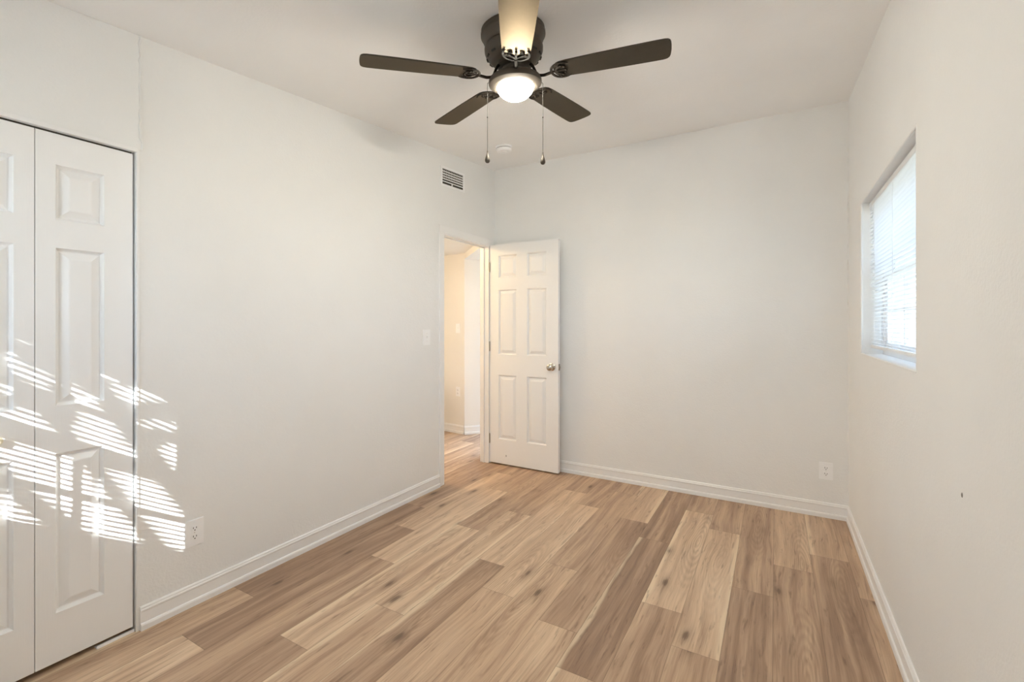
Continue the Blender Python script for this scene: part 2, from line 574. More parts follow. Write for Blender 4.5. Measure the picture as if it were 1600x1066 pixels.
# the patched-in drywall above the closet stands a little proud, with a ragged edge
bm = bmesh.new()
rr = random.Random(3)
edge = []
z = CZ + 0.012
while z < ceil_z(CY1) - 0.004:
    edge.append((CY1 + 0.010 + rr.uniform(-0.0025, 0.0025) + (0.008 if z < 2.09 else 0), z))
    z += 0.018
edge.append((CY1 + 0.012, ceil_z(CY1 + 0.012) - 0.001))
poly = [(YF + 0.002, CZ + 0.012)] + edge + [(YF + 0.002, ceil_z(YF) - 0.001)]
fa = [bm.verts.new((XL + 0.006, y, zz)) for y, zz in poly]
ba = [bm.verts.new((XL - 0.001, y, zz)) for y, zz in poly]
bm.faces.new(fa); bm.faces.new(list(reversed(ba)))
for i in range(len(poly)):
    j = (i + 1) % len(poly)
    bm.faces.new((fa[i], fa[j], ba[j], ba[i]))
finish('drywall_patch', bm, M['wall'], wl)
bm = bmesh.new()
tube(bm, [(XL + 0.0055 + rr.uniform(-.001, .001), y + .001, zz) for y, zz in edge], .0042, 8, up=Vector((1, 0, 0)), radii=[rr.uniform(.003, .0055) for _ in edge])
finish('caulk_seam', bm, M['wall'], wl, smooth=True)
# corner bead strip round the closet opening
bm = bmesh.new()
box(bm, XL - .001, XL + .0075, CY0, CY1 + .004, CZ, CZ + .017, .0015)
box(bm, XL - .001, XL + .0055, CY1 + .0005, CY1 + .009, 0.1, CZ + .016, .0015)
finish('corner_bead', bm, M['trim'], wl)

# ---- back, right, front walls
bm = bmesh.new()
box(bm, XL, XR + .18, YB, YB + .12, 0)
wb = struct('wall_back', bm, M['wall'], 'cream back wall behind the open door')
bm = bmesh.new()
rc = random.Random(21)
zs = [.1 + k * .02 for k in range(int((ceil_z(YB) - .1) / .02))]
tube(bm, [(XR - .001 + rc.uniform(-.001, .001), YB - .001, z) for z in zs], .004, 8, up=Vector((1, 0, 0)), radii=[rc.choice((.003, .004, .004, .0075)) for z in zs])
finish('caulk_seam', bm, M['wall'], wb, smooth=True)
WY0, WY1, WZ0, WZ1 = 2.062, 3.25, 1.137, 1.992
def rounded_window_wall(name, axis, a0, a1, w0, w1, z0, z1, inner, outer):
    bm = bmesh.new()
    def bx(p0, p1, q0, q1):
        if axis == 'x':
            box(bm, inner, outer, p0, p1, q0, q1)
        else:
            box(bm, p0, p1, outer, inner, q0, q1)
    bx(a0, w0, 0, None); bx(w1, a1, 0, None); bx(w0, w1, 0, z0); bx(w0, w1, z1, None)
    return bm
bm = rounded_window_wall('wall_right', 'x', YF - .2, YB, WY0, WY1, WZ0, WZ1, XR, XR + .18)
wr = struct('wall_right', bm, M['wall'], 'cream right wall with the window')
FX0, FX1, FZ0, FZ1 = -2.16, -1.112, 1.137, 1.992
bm = rounded_window_wall('wall_front', 'y', XL, XR, FX0, FX1, FZ0, FZ1, YF, YF - .18)
struct('wall_front', bm, M['wall'], 'cream front wall behind the camera')
# nail hole in the right wall
bm = bmesh.new()
bmesh.ops.create_uvsphere(bm, u_segments=12, v_segments=8, radius=1.0)
d = Vector((0.42, 0, 0))
for v in bm.verts:
    v.co = Vector((XR - 0.0005, 1.6145, 0.858)) + Vector((v.co.x * .0015, v.co.y * .004, v.co.z * .0065))
nh = finish('nail_hole', bm, M['grey'], wr, smooth=True)

# ---- closet box behind the bifold doors
bm = bmesh.new()
box(bm, XL - .70, XL - .66, CY0 - .1, CY1 + .1, 0, 2.3)
box(bm, XL - .66, XL - WT, CY0 - .1, CY0 - .06, 0, 2.3)
box(bm, XL - .66, XL - WT, CY1 + .06, CY1 + .1, 0, 2.3)
box(bm, XL - .66, XL - WT, CY0 - .06, CY1 + .06, 2.26, 2.3)
struct('wall_closet', bm, M['wall'], 'inside walls of the closet')

# ---- hallway seen through the doorway
HX = -3.565
cP = Vector((-3.208, 4.438))
dW = Vector((0.725, -0.69)).normalized()
nW = Vector((0.69, 0.725)).normalized()
bm = bmesh.new()
box(bm, HX - .1, HX, 1.4, 4.6, 0, 2.3)
hl = struct('wall_hall_left', bm, M['hall_wall'], 'hallway wall with the return grille')
bm = bmesh.new()
c2 = cP + nW * 0.20
prism(bm, [(HX, 4.475), (cP.x, cP.y), (c2.x, c2.y), (c2.x - .1, 4.8), (HX, 4.8)], 0, 2.3)
hb = struct('wall_hall_back', bm, M['hall_wall'], 'hallway end wall with an outlet and a switch')
nearE = cP + dW * 0.93
bm = bmesh.new()
e1 = nearE + nW * 0.2
far = cP + dW * 1.10
prism(bm, [(nearE.x, nearE.y), (far.x, far.y), (far.x + nW.x * .2, far.y + nW.y * .2), (e1.x, e1.y)], 0, 2.3)
prism(bm, [(cP.x, cP.y), (nearE.x, nearE.y), (e1.x, e1.y), (c2.x, c2.y)], 2.083, 2.3)
struct('wall_hall_diagonal', bm, M['hall_wall'], 'slanting hallway wall with an opening')
bm = bmesh.new()
box(bm, HX, XL - WT, 1.4, 4.7, 2.153, 2.3)
struct('ceiling_hall', bm, M['hall_wall'], 'low hallway ceiling')
bm = bmesh.new()
box(bm, HX, XL - WT, 1.3, 1.4, 0, 2.3)
struct('wall_hall_front', bm, M['hall_wall'])
bm = bmesh.new()
box(bm, -3.7, -3.3, 5.7, 5.8, 0, 2.4)
box(bm, -1.4, -1.0, 5.7, 5.8, 0, 2.4)
box(bm, -3.3, -1.4, 5.7, 5.8, 0, 0.3)
box(bm, -3.3, -1.4, 5.7, 5.8, 2.25, 2.4)
box(bm, -1.1, -1.0, 3.87, 5.7, 0, 2.4)
box(bm, -3.8, -1.0, 3.9, 5.8, 2.4, 2.5)
box(bm, -3.85, -3.7, 4.7, 5.8, 0, 2.4)
struct('wall_far_room', bm, M['wall'], 'bright wall of the room past the hallway')

# ---- baseboards
BB = [(0, 0), (.016, 0), (.016, .022), (.0135, .0285), (.0085, .031), (.0085, .076), (.0115, .080), (.0115, .086), (.0085, .090), (.0085, .095), (.005, .1), (0, .1)]
def bb(name, a, b, n, label=None):
    bm = bmesh.new()
    sweep(bm, BB, a, b, n)
    return struct(name, bm, M['trim'], label)
bb('baseboard_left', (XL, CY1 + .012), (XL, DY0 - .052), (1, 0), 'white baseboard along the left wall')
bb('baseboard_back', (XL + .02, YB), (XR, YB), (0, -1), 'white baseboard along the back wall')
bb('baseboard_right', (XR, YF), (XR, YB), (-1, 0), 'white baseboard along the right wall')
bb('baseboard_front', (XL, YF), (XR, YF), (0, 1))
bb('baseboard_hall', (HX, 4.475), (cP.x, cP.y), (-.15, -1), 'white baseboard at the end of the hallway')
bb('baseboard_opening', (cP.x + dW.x * .012, cP.y + dW.y * .012), (c2.x + dW.x * .012, c2.y + dW.y * .012), (dW.x, dW.y))
bm = bmesh.new()
sweep(bm, BB, (nearE.x, nearE.y), (far.x, far.y), (-nW.x, -nW.y))
sweep(bm, BB, (nearE.x - nW.x * .01, nearE.y - nW.y * .01), (e1.x, e1.y), (-dW.x, -dW.y))
struct('baseboard_diagonal', bm, M['trim'])

# ---- door frame and casing (one trim)
bm = bmesh.new()
box(bm, XL - WT - .004, XL + .003, DY0, DY0 + .014, 0, DZ - .016, .001)                # strike jamb
box(bm, XL - WT - .004, XL + .003, DY1 - .014, DY1, 0, DZ - .016, .001)                # hinge jamb
box(bm, XL - WT - .004, XL + .003, DY0, DY1, DZ - .016, DZ, .001)                      # head
box(bm, XL - .058, XL - .046, DY0 + .012, DY0 + .022, 0, DZ - .026, .001)              # stops
box(bm, XL - .058, XL - .046, DY1 - .024, DY1 - .012, 0, DZ - .026, .001)
box(bm, XL - .058, XL - .046, DY0 + .012, DY1 - .012, DZ - .026, DZ - .014, .001)
box(bm, XL - .001, XL + .010, DY0 - .052, DY0 + .004, 0, DZ - .006, .003)              # room casing
box(bm, XL - .001, XL + .010, DY1 + .004, DY1 + .060, 0, DZ - .006, .003)
box(bm, XL - .001, XL + .010, DY0 - .052, DY1 + .060, DZ - .006, DZ + .056, .003)
struct('trim_1', bm, M['trim'], 'white frame and casing of the bedroom doorway')

# ================================================================== DOORS
# ---- bedroom door, open against the back wall
dw, dth, dy = 0.700, 0.035, 3.640
dx = XL + 0.012
bm = bmesh.new()
panel_leaf(bm, (dx, dy), (1, 0), (0, -1), dw, 0.012, 2.050, dth,
           [(0.092, 0.284), (0.393, 0.585)], [(0.238, 0.835), (1.026, 1.627), (1.740, 1.948)])
door = struct('door_1', bm, M['door'], 'white six panel bedroom door standing open by the back wall')
door['category'] = 'door'
def knob(parent, c, n, r=0.026, mat='nickel', rose=True, name='door_knob'):
    n = Vector(n)
    X = n.orthogonal().normalized(); Y = n.cross(X)
    bm = bmesh.new()
    pr = [(0, 0), (.032, 0), (.032, .004), (.026, .008), (.012, .010), (.011, .028), (.016, .034), (.025, .041), (.0285, .050), (.027, .058), (.020, .064), (.010, .0665), (0, .067)]
    if not rose:
        pr = [(0, 0), (.008, 0), (.007, .008), (.012, .014), (.0165, .020), (.016, .026), (.010, .031), (0, .032)]
    frame_lathe(bm, pr, Vector(c), X, Y, n, 32)
    return finish(name, bm, M[mat], parent, smooth=True)
k1 = knob(door, (dx + 0.640, dy, 0.932), (0, -1, 0))
k2 = knob(door, (dx + 0.640, dy + dth, 0.932), (0, 1, 0))
bm = bmesh.new()
box(bm, dx + dw - .0005, dx + dw + .0018, dy + .004, dy + .031, .904, .960, .0006)
box(bm, dx + dw, dx + dw + .010, dy + .011, dy + .025, .923, .941, .002)
tag(finish('latch', bm, M['steel'], door), 'metal latch on the door edge')
for hz in (0.235, 1.10, 1.845):
    bm = bmesh.new()
    o = Vector((dx - .004, dy - .004, hz))
    frame_lathe(bm, [(0, -.048), (.0035, -.046), (.0055, -.044), (.0055, .044), (.0035, .046), (0, .048)], o, Vector((1, 0, 0)), Vector((0, 1, 0)), Vector((0, 0, 1)), 16)
    box(bm, dx - .003, dx + .0005, dy - .002, dy + .030, hz - .044, hz + .044, .0004)
    tag(finish('hinge', bm, M['steel'], door, smooth=True), 'dull metal hinge')
bm = bmesh.new()
bmesh.ops.create_uvsphere(bm, u_segments=14, v_segments=8, radius=1.0)
for v in bm.verts:
    v.co = Vector((dx + .175, dy, .09)) + Vector((v.co.x * .004, v.co.y * .0012, v.co.z * .010))
tag(finish('scuff_mark', bm, M['grey'], door, smooth=True), 'small grey dent low on the door')

# ---- closet bifold doors
lw = (CY1 - CY0 - 0.012) / 4
fx = XL - 0.012
ROWS = [(0.210, 0.8135), (0.9935, 1.592), (1.700, 1.907)]
def bifold(name, ya, label, knob_leaf):
    root = None
    for i in (1, 0):
        y0 = ya + i * lw
        bm = bmesh.new()
        # panels sit off centre, towards the fold
        c = (0.055, 0.200) if i == 1 else (lw - 0.200, lw - 0.055)
        panel_leaf(bm, (fx, y0 + .0012), (0, 1), (1, 0), lw - .0024, 0.024, CZ - .008, .030, [c], ROWS)
        if root is None:
            root = finish(name, bm, M['door'])
            root['kind'] = 'structure'; root['label'] = label; root['category'] = 'closet door'
        else:
            finish('door_leaf', bm, M['door'], root)
    ky = ya + (lw - .100 if knob_leaf else lw + .1)
    tag(knob(root, (fx, ky, 0.897), (1, 0, 0), mat='brass_knob', rose=False, name='closet_knob'), 'small cream closet knob')
    # floor pivot bracket
    bm = bmesh.new()
    yb = ya + 2 * lw if knob_leaf else ya
    s = -1 if knob_leaf else 1
    ys = sorted((yb + .004, yb + s * .120))
    box(bm, fx - .024, fx + .002, ys[0], ys[1], 0.0, .003, .0006)
    box(bm, fx - .001, fx + .001, ys[0], ys[1], 0.0, .012, .0006)
    tag(finish('floor_bracket', bm, M['vinyl'], root), 'white pivot bracket on the floor')
    return root
bifold('door_2', CY1 - .006 - 2 * lw, 'white panelled bifold closet door in the left wall', True)
bifold('door_3', CY0 + .006, 'second bifold closet door left of the frame', False)
# overhead track
bm = bmesh.new()
box(bm, fx - .034, fx - .004, CY0 + .01, CY1 - .01, CZ - .010, CZ - .0005)
finish('closet_track', bm, M['dark'], wl)

# ================================================================== WINDOWS
def make_window(name, P, a0, a1, z0, z1, d0, label):
    """P(a, d, z): a runs along the wall, d is depth outward from the wall's inner face"""
    def bx(bm, aa, ab, da, db, za, zb, bev=.002):
        pts = [P(aa, da, za), P(ab, da, za), P(ab, db, za), P(aa, db, za), P(aa, da, zb), P(ab, da, zb), P(ab, db, zb), P(aa, db, zb)]
        b2 = bmesh.new()
        hexa(b2, pts)
        bmesh.ops.recalc_face_normals(b2, faces=b2.faces)
        if bev:
            bmesh.ops.bevel(b2, geom=list(b2.edges), offset=bev, segments=1, affect='EDGES')
        merge(bm, b2)
    fw = .035
    zm = z0 + (z1 - z0) * .5
    bm = bmesh.new()
    bx(bm, a0, a0 + fw, d0, d0 + .07, z0, z1); bx(bm, a1 - fw, a1, d0, d0 + .07, z0, z1)
    bx(bm, a0 + fw, a1 - fw, d0, d0 + .07, z0, z0 + fw); bx(bm, a0 + fw, a1 - fw, d0, d0 + .07, z1 - fw, z1)
    root = struct(name, bm, M['vinyl'], label)
    for lo, (za, zb, dd) in enumerate(((z0 + fw - .002, zm + .018, d0 + .008), (zm - .018, z1 - fw + .002, d0 + .040))):
        bm = bmesh.new()
        i0, i1 = a0 + fw - .002, a1 - fw + .002
        sw = .032
        bx(bm, i0, i0 + sw, dd, dd + .026, za, zb); bx(bm, i1 - sw, i1, dd, dd + .026, za, zb)
        bx(bm, i0 + sw, i1 - sw, dd, dd + .026, za, za + sw); bx(bm, i0 + sw, i1 - sw, dd, dd + .026, zb - sw, zb)
        sash = finish('window_sash', bm, M['vinyl'], root)
        bm = bmesh.new()
        bx(bm, i0 + sw - .004, i1 - sw + .004, dd + .011, dd + .014, za + sw - .004, zb - sw + .004, 0)
        finish('window_pane', bm, M['glass'], sash)
        bm = bmesh.new()
        for f in (1 / 3, 2 / 3):
            c = i0 + (i1 - i0) * f
            bx(bm, c - .008, c + .008, dd + .006, dd + .020, za + sw, zb - sw, .001)
        c = (za + zb) / 2
        bx(bm, i0 + sw, i1 - sw, dd + .006, dd + .020, c - .008, c + .008, .001)
        finish('muntin', bm, M['vinyl'], sash)
    return root

def make_blind(P, a0, a1, z0, z1, d, label, tilt_deg, loc, kind_name='window_blind'):
    root = thing(kind_name, loc, label, 'blind')
    def bx(bm, aa, ab, da, db, za, zb, bev=.0015):
        b2 = bmesh.new()
        hexa(b2, [P(aa, da, za), P(ab, da, za), P(ab, db, za), P(aa, db, za), P(aa, da, zb), P(ab, da, zb), P(ab, db, zb), P(aa, db, zb)])
        bmesh.ops.recalc_face_normals(b2, faces=b2.faces)
        if bev:
            bmesh.ops.bevel(b2, geom=list(b2.edges), offset=bev, segments=2, affect='EDGES')
        merge(bm, b2)
    bm = bmesh.new(); bx(bm, a0, a1, d - .014, d + .014, z1 - .027, z1)
    finish('headrail', bm, M['vinyl'], root)
    bm = bmesh.new(); bx(bm, a0, a1, d - .012, d + .012, z0, z0 + .018, .004)
    finish('bottom_rail', bm, M['vinyl'], root)
    # end plates under the bottom rail
    bm = bmesh.new()
    pitch, hw = .0205, .0125
    n = int((z1 - .034 - (z0 + .026)) / pitch)
    tl = math.radians(tilt_deg)
    for i in range(n + 1):
        zc = z0 + .030 + i * pitch
        prev = None
        for k in range(5):
            t = -1 + k * 0.5
            dd = hw * t
            crown = .0022 * (1 - t * t)
            ddx = dd * math.cos(tl) - crown * math.sin(tl)
            dz = dd * math.sin(tl) + crown * math.cos(tl)
            cur = (bm.verts.new(P(a0 + .003, d + ddx, zc + dz)), bm.verts.new(P(a1 - .003, d + ddx, zc + dz)))
            if prev:
                bm.faces.new((prev[0], prev[1], cur[1], cur[0]))
            prev = cur
    finish('slats', bm, M['slat'], root, smooth=True)
    for f in (.12, .5, .88):
        bm = bmesh.new()
        a = a0 + (a1 - a0) * f
        for dd in (-.013, .013):
            tube(bm, [P(a, d + dd, z0 + .016), P(a, d + dd, z1 - .025)], .0009, 6, up=Vector((1, 0.3, 0)))
        finish('ladder_cord', bm, M['vinyl'], root)
    bm = bmesh.new()
    a = a0 + (a1 - a0) * .07
    tube(bm, [P(a, d - .022, z1 - .02), P(a, d - .026, z1 - .50)], .0035, 8, up=Vector((1, 0.3, 0)))
    finish('tilt_wand', bm, M['vinyl'], root)
    return root

def P1(a, d, z):
    return Vector((XR + d, a, z))
def P2(a, d, z):
    return Vector((a, YF - d, z))
make_window('window_1', P1, WY0, WY1, WZ0, WZ1, .10, 'white window in the right wall')
make_window('window_2', P2, FX0, FX1, FZ0, FZ1, .10, 'window in the front wall behind the camera')
make_blind(P1, WY0 + .006, WY1 - .006, 1.172, 1.984, .052, 'white slatted mini blind hanging in the window', -6, (XR + .052, (WY0 + WY1) / 2, 1.172))
make_blind(P2, FX0 + .006, FX1 - .006, 1.172, 1.984, .052, 'white slatted mini blind of the window behind the camera', 8, ((FX0 + FX1) / 2, YF - .052, 1.172))
# rounded plaster edge is worked as a thin nosing on the window's four arrises
bm = bmesh.new()
for (aa, ab, za, zb) in ((WY0, WY1, WZ0, WZ0), (WY0, WY1, WZ1, WZ1), (WY0, WY0, WZ0, WZ1), (WY1, WY1, WZ0, WZ1)):
    tube(bm, [(XR + .004, aa, za), (XR + .004, ab, zb)], .0055, 10, up=Vector((1, 0, 0)))
finish('window_corner_bead', bm, M['wall'], wr, smooth=True)

# ================================================================== WALL PLATES
def local_box(bm, F, u0, u1, v0, v1, w0, w1, bev=0.0):
    b2 = bmesh.new()
    hexa(b2, [F(u0, v0, w0), F(u1, v0, w0), F(u1, v1, w0), F(u0, v1, w0), F(u0, v0, w1), F(u1, v0, w1), F(u1, v1, w1), F(u0, v1, w1)])
    bmesh.ops.recalc_face_normals(b2, faces=b2.faces)
    if bev:
        bmesh.ops.bevel(b2, geom=list(b2.edges), offset=bev, segments=2, affect='EDGES')
    merge(bm, b2)

def make_outlet(c, U, N, label, group=None, s=1.0, w=.080, h=.122):
    c = Vector(c); U = Vector(U).normalized(); N = Vector(N).normalized(); Z = Vector((0, 0, 1))
    F = lambda u, v, n: c + U * u + Z * v + N * n
    root = thing('wall_outlet', c, label, 'outlet', group)
    bm = bmesh.new()
    local_box(bm, F, -w / 2, w / 2, -h / 2, h / 2, 0, .006, .0022)
    finish('cover_plate', bm, M['plastic'], root)
    for v in (-.0195, .0195):
        bm = bmesh.new()
        # round-ended socket face
        pts = []
        for k in range(32):
            an = 2 * PI * k / 32
            pts.append((.0172 * math.cos(an), max(-.0138, min(.0138, .0172 * math.sin(an)))))
        lo = [bm.verts.new(F(x, v + y, .005)) for x, y in pts]
        hi = [bm.verts.new(F(x, v + y, .0078)) for x, y in pts]
        bm.faces.new(hi)
        for i in range(32):
            bm.faces.new((lo[i], lo[(i + 1) % 32], hi[(i + 1) % 32], hi[i]))
        sock = finish('socket', bm, M['plastic'], root)
        bm = bmesh.new()
        local_box(bm, F, -.0078, -.0052, v - .001, v + .0075, .0070, .0081)
        local_box(bm, F, .0052, .0078, v - .001, v + .0065, .0070, .0081)
        frame_lathe(bm, [(0, .0081), (.0027, .0081), (.0027, .0070)], c + Z * (v - .0075), U, Z, N, 12)
        tag(finish('slot', bm, M['slot'], sock), 'dark plug slots')
    bm = bmesh.new()
    frame_lathe(bm, [(0, .0072), (.0022, .007), (.003, .0055)], c, U, Z, N, 12)
    finish('screw', bm, M['screw'], root, smooth=True)
    return root
make_outlet((XL, 1.1085, .336), (0, 1, 0), (1, 0, 0), 'white double outlet low on the left wall beside the closet')
make_outlet((.2945, YB, .313), (1, 0, 0), (0, -1, 0), 'white double outlet low on the back wall near the right corner', w=.078, h=.116)
bw = Vector((cP.x - HX, cP.y - 4.475, 0)).normalized()
bn = Vector((bw.y, -bw.x, 0))
def hall_pt(f, z):
    return Vector((HX + (cP.x - HX) * f, 4.475 + (cP.y - 4.475) * f, z))
make_outlet(hall_pt(.72, .50), bw, bn, 'white outlet low on the hallway wall seen through the doorway', w=.066, h=.112)

def make_switch(c, U, N, label, w=.085, h=.120):
    c = Vector(c); U = Vector(U).normalized(); N = Vector(N).normalized(); Z = Vector((0, 0, 1))
    F = lambda u, v, n: c + U * u + Z * v + N * n
    root = thing('light_switch', c, label, 'light switch')
    bm = bmesh.new(); local_box(bm, F, -w / 2, w / 2, -h / 2, h / 2, 0, .006, .0022)
    finish('cover_plate', bm, M['plastic'], root)
    bm = bmesh.new()
    hexa(bm, [F(-.0045, -.011, .005), F(.0045, -.011, .005), F(.0045, .011, .005), F(-.0045, .011, .005),
              F(-.0035, .003, .016), F(.0035, .003, .016), F(.0035, .010, .015), F(-.0035, .010, .015)])
    finish('toggle', bm, M['plastic'], root)
    for v in (-.030, .030):
        bm = bmesh.new()
        frame_lathe(bm, [(0, .0072), (.0022, .007), (.003, .0055)], c + Z * v, U, Z, N, 12)
        finish('screw', bm, M['screw'], root, smooth=True)
    return root
make_switch((XL, 2.743, 1.205), (0, 1, 0), (1, 0, 0), 'white toggle light switch on the left wall before the doorway')
make_switch(hall_pt(.72, 1.26), bw, bn, 'white light switch on the hallway wall seen through the doorway', .066, .112)

# ---- supply register high on the left wall
def make_vent():
    y0, y1, z0, z1 = 2.914, 3.238, 2.437, 2.601
    skew = 0.018 / (y1 - y0)                     # hung slightly out of level, with the ceiling
    c = Vector((XL, (y0 + y1) / 2, (z0 + z1) / 2))
    F = lambda u, v, n: Vector((XL + n, c.y + u, c.z + v + u * skew))
    W, H = (y1 - y0) / 2, (z1 - z0) / 2
    root = thing('air_vent', c, 'white louvered air vent high on the left wall over the doorway', 'vent')
    bm = bmesh.new(); local_box(bm, F, -W + .016, W - .016, -H + .016, H - .016, .0005, .002)  # flat plate on the wall, the duct's shade put into its dark colour
    tag(finish('duct_shade_plate', bm, M['dark'], root), 'dark plate coloured as the shaded duct behind the slats')
    bm = bmesh.new()
    iw, ih = W - .021, H - .020
    for (a, b_, d, e) in ((-W, -iw, -H, H), (iw, W, -H, H), (-iw, iw, -H, -ih), (-iw, iw, ih, H)):
        local_box(bm, F, a, b_, d, e, 0, .007, .0015)
    finish('frame', bm, M['plastic'], root)
    bm = bmesh.new()
    for i in range(13):
        u = -iw + (i + .5) * 2 * iw / 13
        local_box(bm, F, u - .0012, u + .0012, -ih * .35, ih * .92, .0022, .0045)
    tag(finish('damper_fins', bm, M['screw'], root), 'upright fins behind the slats')
    nsl = 6
    for i in range(nsl - 1):
        v = -ih + (i + 1) * 2 * ih / nsl
        bm = bmesh.new()
        hexa(bm, [F(-iw, v - .0036, .0050), F(iw, v - .0036, .0050), F(iw, v + .0012, .0080), F(-iw, v + .0012, .0080),
                  F(-iw, v - .0016, .0040), F(iw, v - .0016, .0040), F(iw, v + .0036, .0070), F(-iw, v + .0036, .0070)])
        finish('slat', bm, M['plastic'], root)
    bm = bmesh.new(); local_box(bm, F, -.022, -.016, -ih - .004, -ih + .016, .004, .014, .001)
    finish('damper_lever', bm, M['plastic'], root)
make_vent()

# ---- return-air grille low in the hallway
def make_return():
    y0, y1, z0, z1 = 3.95, 4.445, .06, .545
    F = lambda u, v, n: Vector((HX + n, u, v))
    root = thing('return_grille', (HX, (y0 + y1) / 2, z0), 'return air grille low on the hallway wall at the doorway edge', 'vent')
    bm = bmesh.new()
    for (a, b_, d, e) in ((y0, y0 + .025, z0, z1), (y1 - .025, y1, z0, z1), (y0 + .025, y1 - .025, z0, z0 + .025), (y0 + .025, y1 - .025, z1 - .025, z1)):
        local_box(bm, F, a, b_, d, e, 0, .008, .001)
    finish('frame', bm, M['trim'], root)
    bm = bmesh.new(); local_box(bm, F, y0 + .02, y1 - .02, z0 + .02, z1 - .02, .0005, .002)  # even grey plate filling the frame behind the louvers
    tag(finish('filter', bm, M['grey'], root), 'plain grey filter behind the louvers')
    bm = bmesh.new()
    k = 0
    zz = z0 + .034
    while zz < z1 - .03:
        hexa(bm, [F(y0 + .025, zz, .003), F(y1 - .025, zz, .003), F(y1 - .025, zz - .006, .008), F(y0 + .025, zz - .006, .008),
                  F(y0 + .025, zz + .0012, .003), F(y1 - .025, zz + .0012, .003), F(y1 - .025, zz - .0048, .008), F(y0 + .025, zz - .0048, .008)])
        zz += .012
    finish('louvers', bm, M['grey'], root)
make_return()

# ================================================================== SMOKE DETECTOR
CN = Vector((0, -.091, 1)).normalized()
CX = Vector((1, 0, 0))
CYv = CN.cross(CX)
def make_smoke():
    c = Vector((-1.894, 3.156, ceil_z(3.156)))
    root = thing('smoke_detector', c, 'round white smoke detector on the ceiling above the doorway', 'smoke detector')
    bm = bmesh.new(); frame_lathe(bm, [(0, 0), (.066, 0), (.067, .005), (.065, .012), (.060, .014), (0, .014)], c, CX, CYv, -CN, 48)
    finish('base', bm, M['plastic'], root, smooth=True)
    bm = bmesh.new(); frame_lathe(bm, [(.0, .013), (.0565, .013), (.0565, .0185), (0, .0185)], c, CX, CYv, -CN, 48)
    tag(finish('sensor_gap', bm, M['grey'], root, smooth=True), 'dark gap ring')
    bm = bmesh.new(); frame_lathe(bm, [(0, .018), (.060, .018), (.061, .023), (.059, .036), (.052, .042), (.024, .043), (.022, .046), (.012, .047), (0, .047)], c, CX, CYv, -CN, 48)
    finish('cover', bm, M['plastic'], root, smooth=True)
make_smoke()

